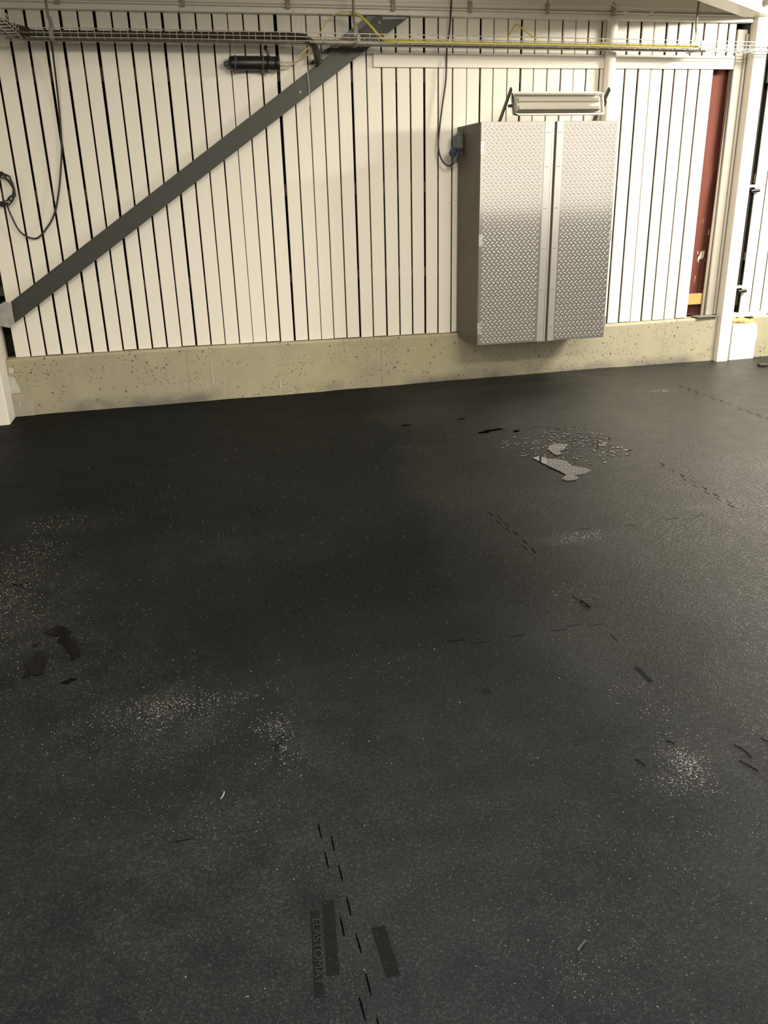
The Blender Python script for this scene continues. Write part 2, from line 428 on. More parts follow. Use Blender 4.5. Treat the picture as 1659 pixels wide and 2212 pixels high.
for (xc, ya, yb, pr, w) in ((1.46, -3.75, -3.15, .75, .004), (1.46, -5.3, -4.1, .12, .003), (2.70, -3.45, -2.7, .8, .005), (3.95, -2.2, -0.9, .85, .006), (0.22, -4.2, -2.4, .12, .003)):
    y = ya; s = 0
    while y < yb:
        if R.random() < pr: dash(xc-.013+0.026*s+R.uniform(-.004, .004), y, xc-.013+0.026*s+R.uniform(-.004, .004), y+0.06, w*R.uniform(.5, 1))
        y += 0.056; s = 1-s
for (yc, xa, xb, pr, w) in ((-3.50, 1.70, 2.55, .6, .0045), (-4.37, 0.75, 1.4, .22, .0028), (-1.70, 1.9, 2.45, .35, .006), (-1.32, 1.45, 2.0, .3, .005), (-5.13, -0.35, 0.1, .4, .0022), (-3.50, 0.3, 0.3, 0, .003)):
    x = xa; s = 0
    while x < xb:
        if R.random() < pr: dash(x, yc-.013+.026*s+R.uniform(-.006, .006), x+0.075, yc-.013+.026*s+R.uniform(-.006, .006), w*R.uniform(.5, 1))
        x += 0.08; s = 1-s
mb.build('mat_joint', M['gap'], FLOOR, label='dark open joint between rubber mats')

# smooth pressed bars in the mats, each a small flat pad
def pad(xa, ya, xb, yb, w, name='smooth_bar', mat='pad'):
    mb = MB(); n = 6; d = Vector((xb-xa, yb-ya)); nn = Vector((-d.y, d.x)).normalized()*w/2
    V = []
    for i in range(n+1):
        x = xa+d.x*i/n; y = ya+d.y*i/n
        for q in (1, 0.9, -0.9, -1):
            X = x+nn.x*q; Y = y+nn.y*q; V.append((X, Y, floor_z(X, Y)+(0.0008 if abs(q) < 1 else -0.0005)))
    F = [(i*4+j, i*4+j+1, i*4+j+5, i*4+j+4) for i in range(n) for j in range(3)]
    mb.add(V, F); return mb.build(name, M[mat], FLOOR)
pad(0.187, -5.44, 0.163, -5.645, 0.030)
pad(0.152, -5.462, 0.125, -5.69, 0.022)
pad(0.287, -5.545, 0.290, -5.68, 0.034)
for a in ((0.143, -3.89, 0.143, -3.95, .02), (0.273, -3.92, 0.273, -3.99, .02), (0.160, -4.745, 0.150, -4.80, .018), (0.135, -4.79, 0.132, -4.83, .02), (1.425, -4.69, 1.425, -4.79, .02), (0.862, -4.68, 0.862, -4.71, .03)):
    pad(*a)
# embossed lettering on the mat
cu = bpy.data.curves.new('lettering', 'FONT'); cu.body = 'ELASTOMAT'; cu.size = 0.036; cu.extrude = 0.0008; cu.align_x = 'CENTER'; cu.align_y = 'CENTER'; cu.space_character = 0.95
tmp = bpy.data.objects.new('lettering_source', cu); COL.objects.link(tmp)
bpy.context.view_layer.update()
me = bpy.data.meshes.new_from_object(tmp.evaluated_get(bpy.context.evaluated_depsgraph_get()))
bpy.data.objects.remove(tmp); bpy.data.curves.remove(cu)
me.name = 'embossed_lettering'; me.materials.clear(); me.materials.append(M['letter'])
ang = math.atan2(-0.228, -0.027)
me.transform(Matrix.Translation((0.140, -5.575, floor_z(0.14, -5.575)+0.0022)) @ Matrix.Rotation(ang, 4, 'Z') @ Matrix.Diagonal((0.92, 0.75, 1, 1)))
lo = bpy.data.objects.new('embossed_lettering', me); COL.objects.link(lo); lo.parent = FLOOR
lo['label'] = 'raised lettering pressed into the mat'

# ------------------------------------------------------------------ wall of boards
gapx = [-1.2015, -1.086, -0.97, -0.854, -0.738, -0.621, -0.505, -0.393, -0.278, -0.162, -0.045, 0.069, 0.187, 0.302, 0.418, 0.529, 0.64, 0.754, 0.874, 0.99, 1.1, 1.207, 1.318, 1.434, 1.549, 1.668, 1.783, 1.895, 2.008, 2.121, 2.238, 2.354, 2.465, 2.574, 2.691, 2.804, 2.916, 3.032, 3.15, 3.261, 3.371, 3.49, 3.604, 3.716, 3.834, 3.948, 4.061, 4.168, 4.291, 4.403]
gw_px = [16, 15, 18, 18, 20, 20, 12, 22, 12, 16, 14, 18, 14, 12, 12, 7, 10, 12, 26, 9, 8, 9, 9, 20, 9, 12, 14, 12, 18, 10, 10, 6, 16, 8, 8, 18, 8, 10, 12, 6, 13, 13, 10, 12, 14, 7, 14, 13, 12, 13]
def board_bottom(x):
    pts = ((-1.4, 0.437), (0.04, 0.439), (1.62, 0.422), (3.73, 0.408), (4.6, 0.414), (8, 0.41))
    for (a, b), (c, d) in zip(pts, pts[1:]):
        if a <= x <= c: return b+(d-b)*(x-a)/(c-a)
    return 0.43
mb = MB()
def board(xl0, xr0, xl1, xr1, z0, z1, y=0.0):
    """bottom edges xl0..xr0, top edges xl1..xr1, slightly eased front arrises"""
    e = 0.003; t = 0.013
    V = [(xl0, y+t, z0), (xl0, y+e, z0), (xl0+e, y, z0), (xr0-e, y, z0), (xr0, y+e, z0), (xr0, y+t, z0),
         (xl1, y+t, z1), (xl1, y+e, z1), (xl1+e, y, z1), (xr1-e, y, z1), (xr1, y+e, z1), (xr1, y+t, z1)]
    mb.add(V, [(0,5,4,3,2,1), (6,7,8,9,10,11)] + [(i, (i+1) % 6, 6+(i+1) % 6, 6+i) for i in range(6)])
edges = []
for x, w in zip(gapx, gw_px):
    wt = w*(0.00098 if x < 3.5 else 0.00125); wb = max(0.005, wt*R.uniform(0.75, 1.12)+R.uniform(-.003, .003))
    wb = min(wb, 0.0165)
    edges.append((x-wb/2, x+wb/2, x-wt/2, x+wt/2))
edges = [(-1.33, -1.312, -1.33, -1.312)] + edges + [(4.522, 4.55, 4.526, 4.55)]
for a, b in zip(edges, edges[1:]):
    y = R.uniform(-0.0015, 0.0015)
    board(a[1], b[0], a[3], b[2], board_bottom((a[1]+b[0])/2)+R.uniform(-.003, .003), 2.80, y)
board(4.538, 4.62, 4.538, 4.62, 2.50, 2.80); board(4.637, 4.70, 4.637, 4.70, 2.50, 2.80)
# neighbouring bay on the right, beyond the post
x = 5.075
while x < 8.0:
    board(x, x+0.102, x, x+0.102, 0.405, 3.1); x += 0.1155
# neighbouring bay on the left, beyond the column
x = -3.6
while x < -1.95:
    board(x, x+0.1, x, x+0.1, 0.43, 3.1); x += 0.1155
# cavity behind and the timber rails the boards are nailed to
mb.box(-3.8, 8.2, 0.135, 0.17, -0.1, 3.3, 1)
for (za, zb) in ((2.36, 2.45), (1.56, 1.64), (0.90, 0.97)):
    mb.box(-3.8, 4.44, 0.0165, 0.06, za, zb, 2); mb.box(5.06, 8.0, 0.0165, 0.06, za, zb, 2)
WALL = struct(mb, 'wall_back', [M['board'], M['dark'], M['rail']])

# end wall pieces far out of frame are not built; roof plane above
mb = MB(); mb.box(-4, 9, -3.6, 0.2, 3.22, 3.28); mb.box(-4, 9, -3.75, -3.6, 3.05, 3.28); struct(mb, 'ceiling', M['trimwood'])  # second box: unseen front lip added to shade the top of the wall

# concrete plinth
mb = MB()
def plinth(xa, xb, z_of):
    n = max(2, int((xb-xa)/0.08)); V = []
    for i in range(n+1):
        x = xa+(xb-xa)*i/n; zt = z_of(x)-0.004; wv = 0.002*noise.noise(Vector((x*4, 1, 1)))
        V += [(x, 0.07, -0.1), (x, -0.05+wv, -0.1), (x, -0.05+wv, zt-0.018), (x, -0.038+wv, zt-0.003), (x, 0.07, zt)]
    F = [(i*5+j, i*5+(j+1) % 5, (i+1)*5+(j+1) % 5, (i+1)*5+j) for i in range(n) for j in range(5)]
    F += [(4,3,2,1,0), tuple(n*5+j for j in range(5))]
    mb.add(V, F)
plinth(-1.42, 4.815, board_bottom); plinth(5.20, 8.1, lambda x: 0.40); plinth(-3.7, -1.8, board_bottom)
PL = struct(mb, 'baseboard_back', M['concrete'])
mb = MB()
mb.prism([(-1.384, -0.03), (-1.235, -0.03), (-1.228, 0.05), (-1.232, 0.13), (-1.245, 0.155), (-1.384, 0.16)], 'y', -0.0585, -0.048); mb.build('mortar_patch', M['mortar'], PL, label='rectangular mortar patch at the foot of the plinth')
mb = MB()
mb.prism([(-1.384, 0.165), (-1.315, 0.168), (-1.318, 0.22), (-1.335, 0.25), (-1.34, 0.29), (-1.384, 0.30)], 'y', -0.0525, -0.049)
mb.prism([(-1.375, 0.32), (-1.34, 0.325), (-1.335, 0.36), (-1.37, 0.365)], 'y', -0.0525, -0.049)
mb.prism([(-1.35, 0.06), (-1.343, 0.055), (-1.322, 0.10), (-1.33, 0.105)], 'y', -0.061, -0.058)
mb.build('paint_patch', M['paintpatch'], PL, label='flaking white paint on the concrete')
for (x, za, zb) in ((0.171, 0.12, 0.35), (0.720, 0.045, 0.13), (1.305, 0.315, 0.362)):
    mb = MB(); mb.prism([(x-.003, za), (x+.004, za+.01), (x+.002, zb), (x-.003, zb-.01)], 'y', -0.0535, -0.049); mb.build('paint_drip', M['paintpatch'], PL, label='pale run of paint down the concrete')

# top beam along the wall
mb = MB()
mb.box(-1.36, 4.82, -0.055, 0.02, 2.797, 2.835, 0, ch=0.004)
mb.box(-1.36, 4.82, -0.075, 0.02, 2.835, 2.846, 0, ch=0.003)
mb.box(-1.36, 4.82, -0.020, 0.02, 2.846, 3.22, 0)
struct(mb, 'trim_1', M['white'])

# horizontal board bands
mb = MB(); mb.box(1.60, 3.522, -0.022, -0.0025, 2.457, 2.555, 0, ch=0.003); struct(mb, 'trim_2', M['trimwood'])
mb = MB(); mb.box(3.575, 4.70, -0.022, -0.0025, 2.458, 2.557, 0, ch=0.003); struct(mb, 'trim_3', M['trimwood'])

# wall batten left of the right-hand post
mb = MB(); mb.box(4.715, 4.812, -0.004, 0.07, 0.422, 2.755, 0, ch=0.006); mb.box(4.79, 4.815, -0.02, 0.07, 0.43, 2.72, 0, ch=0.004)
tag(mb.build('wall_batten', M['battenwood']), 'upright grey-painted timber batten between the red-brown sheathing and the white post', 'batten')

# ------------------------------------------------------------------ pipe along the beam, with clips
P = thing('conduit_pipe', 'white-painted conduit pipe running along the top beam, held by clips', 'pipe', (1.7, -0.05, 2.867))
mb = MB(); mb.tube([(-1.36, -0.046, 2.867), (1.7, -0.046, 2.869), (4.80, -0.046, 2.872)], 0.0195, 12); mb.build('pipe', M['white'], P)
for x in (-0.617, 0.22, 0.965, 1.75, 2.35, 2.98, 3.54):
    mb = MB(); mb.box(x-.016, x+.016, -0.083, -0.068, 2.822, 2.872, ch=0.003); mb.box(x-.016, x+.016, -0.083, -0.046, 2.872, 2.896, ch=0.003); mb.box(x-.006, x+.006, -0.075, -0.06, 2.88, 2.915)
    mb.build('pipe_clip', M['battenwood'], P)

# vertical pipe behind the lamp
P = thing('wall_pipe', 'white-painted upright pipe on the boards behind the lamp and cabinet', 'pipe', (3.55, -0.055, 0.42))
mb = MB(); mb.tube([(3.55, -0.055, 0.45), (3.55, -0.055, 1.5), (3.55, -0.055, 2.797)], 0.044, 20); mb.build('pipe', M['white'], P)
for z in (2.66, 1.75):
    mb = MB(); mb.tube([(3.55, -0.055, z-.015), (3.55, -0.055, z+.015)], 0.0475, 20); mb.build('collar', M['white'], P)

# ------------------------------------------------------------------ columns
C1 = thing('steel_column', 'white-painted column at the left edge, diagonal brace welded to its side', 'column', (-1.6, -0.15, 0))
mb = MB(); mb.box(-1.86, -1.385, -0.306, 0.10, -0.05, 3.2, 0, ch=0.012); mb.build('shaft', M['white'], C1)
mb = MB(); mb.prism([(-1.388, 0.70), (-1.30, 0.675), (-1.262, 0.72), (-1.256, 0.85), (-1.30, 0.87), (-1.388, 0.83)], 'y', -0.098, -0.086); mb.build('gusset_plate', M['gusset'], C1, label='grey gusset plate with patchy primer')

C2 = thing('steel_post', 'white-painted square steel post at the right end of the board wall', 'column', (4.88, -0.06, 0))
mb = MB(); mb.box(4.82, 4.937, -0.11, -0.012, -0.02, 3.2, 0, ch=0.004); mb.build('shaft', M['white'], C2)
mb = MB(); mb.box(4.835, 4.92, -0.118, -0.105, 2.70, 2.80, ch=0.002); mb.build('end_plate', M['white'], C2)

mb = MB()
V0 = [(4.966, 0.06), (4.966, -0.085), (5.225, -0.085), (5.23, 0.06)]
mb.prism([(4.966, -0.03), (5.215, -0.03), (5.232, 0.05), (5.222, 0.12), (5.236, 0.22), (5.222, 0.31), (5.20, 0.338), (5.10, 0.332), (5.02, 0.34), (4.966, 0.333)], 'y', -0.088, 0.06)
tag(mb.build('footing_block', M['white']), 'white-painted footing block right of the white post', 'block')
mb = MB()
for (x, y, z, r, sc) in ((5.0, -0.03, 0.36, .045, (1.1, .9, .6)), (5.06, -0.05, 0.365, .04, (1.2, .8, .7)), (5.12, -0.03, 0.355, .035, (1.4, 1, .7)), (5.17, -0.05, 0.35, .03, (1.2, .8, .6))):
    mb.sphere((x, y, z), r, 10, 7, sc)
fo = mb.build('foam_lump', M['foam']); tag(fo, 'crumbling yellow foam on top of the white footing block', 'foam')
for v in fo.data.vertices: v.co += Vector((noise.noise(v.co*40), noise.noise(v.co*40+Vector((5,5,5))), noise.noise(v.co*40+Vector((9,2,1)))))*0.014
# sill plate above the foam
mb = MB(); mb.box(4.99, 5.35, -0.03, 0.07, 0.39, 0.425, ch=.004); tag(mb.build('sill_block', M['white']), 'short white sill board above the yellow foam, right of the post', 'board')

P = thing('dark_gap_tube', 'black upright tube standing in for the dark gap between the right post and the next boards', 'pipe', (5.02, 0.03, 0.43))  # made-up tube, gives the darkness of the open gap beside the post
mb = MB(); mb.tube([(5.015, 0.02, 0.50), (5.01, 0.02, 1.6), (5.0, 0.02, 3.1)], 0.03, 12); mb.build('pipe', M['black'], P)
for z in (0.66, 1.53): 
    mb = MB(); mb.box(4.97, 5.06, -0.018, 0.05, z-.004, z+.018); mb.build('white_clip', M['white'], P, label='white clip')
    mb = MB(); mb.tube([(5.02, -0.015, z-.035), (5.10, -0.025, z-.03)], 0.016, 8); mb.build('side_stub', M['black'], P)

# red sheathing in the open bay
mb = MB(); n1, n2 = 12, 80; V = []
for j in range(n2+1):
    for i in range(n1+1):
        x = 4.44+0.36*i/n1; z = 0.42+2.16*j/n2
        y = 0.098+0.012*noise.noise(Vector((x*3, z*1.6, 2)))+0.006*noise.noise(Vector((x*9, z*3, 5)))
        if z > 1.1: y -= 0.012*math.exp(-((z-1.5-(x-4.6)*1.6)/0.12)**2)
        V.append((x, y, z))
mb.add(V, [(j*(n1+1)+i, j*(n1+1)+i+1, (j+1)*(n1+1)+i+1, (j+1)*(n1+1)+i) for j in range(n2) for i in range(n1)], 0, True)
tag(mb.build('sheathing_sheet', M['red']), 'red-brown sheathing exposed where boards are missing, scuffed with white', 'sheathing')
mb = MB(); mb.box(4.53, 4.71, 0.022, 0.046, 0.525, 0.622, ch=.002); tag(mb.build('timber_rail', M['wood']), 'short yellow timber rail across the foot of the red-brown sheathing', 'timber')
mb = MB(); mb.bar((4.684, 0.012, 0.425), (4.722, 0.03, 2.3), 0.026, 0.012, (0, 1, 0)); tag(mb.build('thin_slat', M['slat']), 'thin grey slat leaning against the batten in the open bay', 'slat')
mb = MB(); mb.prism([(4.60, -0.075), (4.80, -0.07), (4.81, 0.0), (4.72, 0.06), (4.575, 0.02)], 'z', 0.416, 0.424); tag(mb.build('metal_plate', M['galvplate']), 'small flat grey plate lying on the plinth below the batten', 'plate')

# ------------------------------------------------------------------ diagonal brace on the wall
B = thing('diagonal_brace', 'dark green-grey steel brace running diagonally up the board wall', 'brace', (0.3, -0.06, 1.8))
mb = MB()
mb.prism([(-1.262, 0.705), (1.883, 2.795), (1.650, 2.795), (1.20, 2.485), (0.53, 2.035), (-1.262, 0.855)], 'y', -0.066, -0.056)
mb.build('web', M['brace'], B)
mb = MB()
mb.prism([(-1.262, 0.853), (0.53, 2.035), (1.20, 2.483), (1.652, 2.795), (1.637, 2.795), (1.19, 2.489), (0.52, 2.043), (-1.262, 0.864)], 'y', -0.066, -0.012); mb.build('flange', M['steel_dark'], B)
mb = MB()
mb.prism([(1.15, 2.475), (1.635, 2.795), (1.565, 2.795), (1.10, 2.475)], 'y', -0.03, -0.012); mb.build('packing_strip', M['black'], B, label='dark strip behind the upper edge of the brace')
mb = MB()
mb.prism([(1.66, 2.765), (1.84, 2.772), (1.86, 2.784), (1.67, 2.783)], 'y', -0.072, -0.065); mb.build('weld_plate', M['gusset'], B, label='pale scraped strip at the top of the brace')
for (x, z) in ((1.64, 2.745), (1.02, 2.28)):
    mb = MB(); mb.tube([(x, -0.076, z), (x, -0.064, z)], 0.010, 6); mb.build('bolt', M['gusset'], B, label='pale bolt head')

# ceiling brace running out from the post
mb = MB(); d = Vector((-0.843, -0.605, 0)).normalized()
a = Vector((4.98, 0.03, 0)); b = a + d*3.2; nn = Vector((-d.y, d.x, 0))*0.083
V = [(p.x+q*nn.x, p.y+q*nn.y, z) for p in (a, b) for q in (-1, 1) for z in (2.832, 3.12)]
mb.add(V, [(0,1,3,2), (4,6,7,5), (0,4,5,1), (2,3,7,6), (0,2,6,4), (1,5,7,3)])
tag(mb.build('roof_brace', M['white']), 'white-painted roof brace running diagonally out from the top of the right post', 'beam')
mb = MB(); mb.tube([(4.79, -0.27, 2.90), (4.80, -0.27, 3.2)], 0.035, 14); mb.tube([(4.788, -0.27, 2.885), (4.79, -0.27, 2.915)], 0.042, 14)
tag(mb.build('hanging_tube', M['galvplate']), 'grey tube hanging above the top of the right post', 'tube')

# ------------------------------------------------------------------ wire mesh cable tray
T = thing('cable_tray', 'wire mesh cable tray hung along the top of the board wall', 'cable tray', (1.7, -0.23, 2.58))
def tz(x): return 2.588 - 0.0052*max(0, x)
YB, YF, HT = -0.14, -0.32, 0.052
mb = MB(); r = 0.0028
xsn = [-1.5] + [-1.2+0.4*i for i in range(16)] + [5.3]
for (y, h) in ((YF, HT), (YF, HT*.5), (YB, HT), (YB, HT*.5), (YF, 0), (YB, 0), (-0.26, 0), (-0.20, 0)):
    xa = [q for q in xsn if q > (-0.88 if y == YF else -2)]
    mb.tube([(q, y, tz(q)+h) for q in xa], r if h != HT else 0.0034, 6)
x = -1.3
while x < 5.25:
    z = tz(x); mb.tube([(x, YF if x > -0.86 or x < -1.05 else YF, z+HT), (x, YF, z), (x, YB, z), (x, YB, z+HT)], r, 5); x += 0.108
# branch of the tray turning out from the wall at the left
for (x, h) in ((-0.86, HT), (-0.86, .025), (-0.86, 0), (-0.92, 0), (-0.98, 0), (-1.04, 0), (-1.04, HT)):
    mb.tube([(x, -0.16, 2.588+h), (x, -0.5, 2.588+h), (x-.02, -1.4, 2.588+h)], r, 5)
y = -0.36
while y > -1.4:
    mb.tube([(-0.86, y, 2.64), (-0.86, y, 2.588), (-1.04, y, 2.588), (-1.04, y, 2.64)], r, 5); y -= 0.108
mb.build('wire_mesh', M['galv'], T)
for i, x in enumerate((-0.665, 1.425, 4.19)):
    mb = MB(); mat = Matrix.Translation((x, -0.23, 0))
    mb.tube([(x-0.012, -0.235, 3.2), (x-0.012, -0.235, 2.72), (x, -0.235, 2.68)], 0.009, 8)
    mb.prism([(x-.008, 2.72), (x+.008, 2.72), (x+.018, tz(x)+.05), (x-.018, tz(x)+.05)], 'y', -0.245, -0.238)
    mb.prism([(x-.013, tz(x)+.052), (x+.013, tz(x)+.052), (x+.013, tz(x)-.010), (x-.013, tz(x)-.010)], 'y', -0.332, -0.326)
    mb.box(x-.013, x+.013, -0.33, -0.13, tz(x)-.012, tz(x)-.006)
    mb.build('hanger_bracket', M['galvplate'], T)

# a perforated tray cover lies below the mesh on the left half
CB = thing('power_cable', 'thick dark cable lying in the left half of the tray, bending down behind the brace', 'cable', (0, -0.28, 2.62))
mb = MB(); mb.tube(smooth_path([(-0.98, -1.4, 2.625), (-0.95, -0.6, 2.622), (-0.90, -0.36, 2.618), (-0.80, -0.285, 2.612), (-0.6, -0.28, 2.610), (0.2, -0.28, 2.612), (0.95, -0.28, 2.613), (1.06, -0.25, 2.60), (1.12, -0.21, 2.565), (1.15, -0.13, 2.51), (1.158, -0.085, 2.47)], 8), 0.025, 10); mb.build('sheath', M['cable_dark'], CB)
for i in range(17):
    mb = MB(); x = -0.82+0.108*i; mb.tube([(x, -0.28+0.0275*math.cos(t), 2.611+0.0275*math.sin(t)) for t in [q*math.pi/5 for q in range(11)]], 0.0022, 5)
    mb.build('cable_tie', M['cable_white'], CB)
mb = MB(); mb.tube(smooth_path([(-1.02, -1.4, 2.605), (-1.0, -0.6, 2.600), (-0.93, -0.3, 2.598), (-0.7, -0.215, 2.595), (0.3, -0.215, 2.596), (1.3, -0.215, 2.592), (2.2, -0.2, 2.583), (3.2, -0.2, 2.578), (4.3, -0.2, 2.572)], 6), 0.017, 8)
tag(mb.build('grey_cable', M['cable_grey']), 'grey cable on the tray floor beneath the thick dark cable', 'cable')
mb = MB()
mb.tube(smooth_path([(-1.0, -1.4, 2.66), (-0.97, -0.8, 2.655), (-0.92, -0.45, 2.645), (-0.84, -0.30, 2.638), (-0.80, -0.28, 2.634)], 8), 0.016, 10)
tag(mb.build('armoured_cable', M['cable_dark']), 'shiny dark cable curling out of the tray at the left edge', 'cable')

# yellow cables
mb = MB(); mb.tube(smooth_path([(1.00, -0.20, 2.50), (1.10, -0.215, 2.575), (1.165, -0.22, 2.65), (1.215, -0.22, 2.717), (1.285, -0.22, 2.771), (1.37, -0.22, 2.786), (1.454, -0.24, 2.760), (1.538, -0.26, 2.685), (1.60, -0.27, 2.62), (1.69, -0.275, 2.597), (2.25, -0.275, 2.59), (3.07, -0.275, 2.586), (3.6, -0.275, 2.584), (4.19, -0.275, 2.582)], 8), [0.0036 if i < 42 else 0.0098 for i in range(105)], 8)
tag(mb.build('yellow_cable', M['cable_yellow']), 'yellow cable looping over the brace and lying in the right half of the tray', 'cable')
mb = MB(); mb.tube(smooth_path([(1.62, -0.25, 2.612), (1.9, -0.25, 2.598), (2.6, -0.255, 2.59), (3.4, -0.25, 2.588), (4.15, -0.25, 2.58)], 8), 0.007, 7)
tag(mb.build('yellow_cable', M['cable_yellow']), 'thinner yellow cable beside the larger one in the right half of the tray', 'cable')
mb = MB(); mb.tube(smooth_path([(2.655, -0.1, 2.665), (2.665, -0.12, 2.685), (2.69, -0.16, 2.735), (2.715, -0.18, 2.715), (2.77, -0.2, 2.675), (2.835, -0.22, 2.628)], 6), 0.006, 6)
tag(mb.build('cable_tail', M['cable_yellow']), 'short kinked yellow cable tail sticking up above the tray', 'cable')

# ------------------------------------------------------------------ splice cylinder
SC = thing('splice_closure', 'black cylindrical splice closure strapped sideways to the boards below the tray', 'splice closure', (0.70, -0.075, 2.47))
def xlathe(mb, prof, y, z, seg=20, mi=0):
    V = []; 
    for (x, r) in prof:
        for j in range(seg):
            a = 2*math.pi*j/seg; V.append((x, y+r*math.cos(a), z+r*math.sin(a)))
    F = [(i*seg+j, i*seg+(j+1) % seg, (i+1)*seg+(j+1) % seg, (i+1)*seg+j) for i in range(len(prof)-1) for j in range(seg)]
    F += [tuple(range(seg)), tuple((len(prof)-1)*seg+j for j in range(seg))]
    mb.add(V, F, mi, True)
mb = MB(); xlathe(mb, [(0.508, .012), (0.509, .035), (0.516, .045), (0.54, .049), (0.78, .049), (0.785, .046)], -0.07, 2.471); mb.build('dome', M['black'], SC)
mb = MB(); xlathe(mb, [(0.785, .03), (0.785, .052), (0.81, .053), (0.81, .047), (0.85, .047), (0.852, .052), (0.875, .052), (0.878, .03)], -0.07, 2.471); mb.build('base_collar', M['black'], SC)
mb = MB(); mb.tube([(0.472, -0.06, 2.463), (0.487, -0.062, 2.465), (0.51, -0.067, 2.467)], [.016, .021, .022], 10); mb.build('valve_cap', M['plug_grey'], SC, label='grey end cap')
for x in (0.552, 0.752):
    mb = MB(); mb.tube([(x+.006*math.sin(t), -0.07+.0515*math.cos(t), 2.471+.0515*math.sin(t)) for t in [q*2*math.pi/20 for q in range(20)]], 0.0045, 6, closed=True)
    mb.box(x-.006, x+.006, -0.075, -0.0, 2.408, 2.424); mb.build('strap', M['strap'], SC, label='brown strap')
mb = MB(); mb.tube(smooth_path([(0.795, -0.09, 2.515), (0.79, -0.09, 2.545), (0.775, -0.09, 2.565), (0.785, -0.09, 2.578)]), 0.008, 8); mb.sphere((0.782, -0.09, 2.575), .013, 8, 6); mb.build('clamp_lever', M['black'], SC)
mb = MB(); mb.box(0.785, 0.808, -0.10, -0.05, 2.405, 2.43); mb.build('clamp_foot', M['black'], SC)
for nme, pts, lab in (('upper', [(0.875, -0.08, 2.478), (0.95, -0.09, 2.476), (1.02, -0.12, 2.485), (1.08, -0.18, 2.52), (1.12, -0.215, 2.58)], 'upper pale fibre cable between the splice closure and the tray'),
                      ('lower', [(0.875, -0.08, 2.448), (0.94, -0.09, 2.452), (1.0, -0.11, 2.475), (1.06, -0.16, 2.51), (1.13, -0.215, 2.57)], 'lower pale fibre cable drooping out of the splice closure end')):
    mb = MB(); mb.tube(smooth_path(pts), 0.0038, 6); tag(mb.build('fibre_cable', M['cable_cream']), lab, 'cable')

# ------------------------------------------------------------------ hanging cables
mb = MB(); mb.tube(smooth_path([(-0.685, -0.2, 2.59), (-0.692, -0.13, 2.49), (-0.712, -0.05, 2.19), (-0.733, -0.04, 1.95), (-0.77, -0.03, 1.766), (-0.81, -0.03, 1.61), (-0.856, -0.03, 1.483), (-0.92, -0.03, 1.388), (-1.015, -0.03, 1.308), (-1.115, -0.03, 1.355), (-1.165, -0.03, 1.49), (-1.178, -0.035, 1.58)], 8), 0.0065, 8)
CO = thing('hanging_cable', 'black cable hanging in a long loop from tray to coil at left edge', 'cable', (-0.9, -0.04, 1.4))
mb.build('loop', M['cable_black'], CO)
mb = MB(); pts = []
for i in range(66):
    t = 2*math.pi*i/16; rr = 0.088+0.012*math.sin(i*0.9)+0.006*(i % 3); pts.append((-1.203+rr*1.02*math.sin(t), -0.045-0.011*(i/66)*2, 1.655+rr*1.08*math.cos(t)))
mb.tube(pts, 0.0062, 7); mb.tube(smooth_path([(-1.18, -0.04, 1.75), (-1.2, -0.045, 1.80), (-1.27, -0.05, 1.86)]), .006, 7); mb.build('coil', M['cable_black'], CO)
mb = MB(); mb.tube([(-1.165+.016*math.cos(t), -0.055+.022*math.sin(t), 1.567+.004*math.cos(t)) for t in [q*2*math.pi/12 for q in range(12)]], .003, 5, closed=True); mb.build('tie_wire', M['cable_white'], CO, label='pale tie around the coil')
mb = MB(); mb.tube(smooth_path([(2.205, -0.1, 3.2), (2.2, -0.08, 2.90), (2.193, -0.06, 2.718), (2.175, -0.05, 2.579), (2.168, -0.05, 2.373), (2.138, -0.05, 2.18), (2.111, -0.05, 1.982), (2.104, -0.06, 1.882), (2.125, -0.08, 1.797), (2.17, -0.1, 1.752), (2.21, -0.115, 1.765), (2.222, -0.12, 1.79)], 8), 0.0068, 8)
tag(mb.build('supply_cable', M['cable_black']), 'black cable hanging down the boards into the plug on the cabinet side', 'cable')
mb = MB()
for i in range(44): mb.sphere((0.188+.0008*i*.2, -0.25, 2.875-.008*i), .0034, 6, 4)
mb.tube([(0.188, -0.25, 3.2), (0.188, -0.25, 2.86), (0.196, -0.25, 2.53)], .0008, 4)
tag(mb.build('ball_chain', M['galv']), 'thin ball chain hanging in front of the tray on the left', 'chain')
mb = MB(); mb.tube(smooth_path([(3.22, -0.3, 3.05), (3.357, -0.3, 2.885), (3.477, -0.3, 2.825), (3.617, -0.3, 2.787), (3.715, -0.3, 2.793), (3.86, -0.3, 2.89), (4.0, -0.3, 3.05)], 8), .0042, 6)
tag(mb.build('white_wire', M['cable_white']), 'thin white wire sagging in a loop below the ceiling right of centre', 'wire')
mb = MB(); mb.tube(smooth_path([(0.98, -0.24, 3.1), (0.985, -0.24, 2.85), (0.98, -0.24, 2.75), (0.995, -0.24, 2.72), (0.96, -0.22, 2.64)], 6), .0022, 5); mb.tube(smooth_path([(1.05, -0.24, 3.1), (1.045, -0.24, 2.8), (1.03, -0.2, 2.66), (1.08, -0.1, 2.4), (1.085, -0.08, 2.2), (1.06, -0.075, 2.12)], 6), .002, 5)
tag(mb.build('loose_wire', M['cable_white']), 'loose thin wires dangling past the tray above the brace', 'wire')

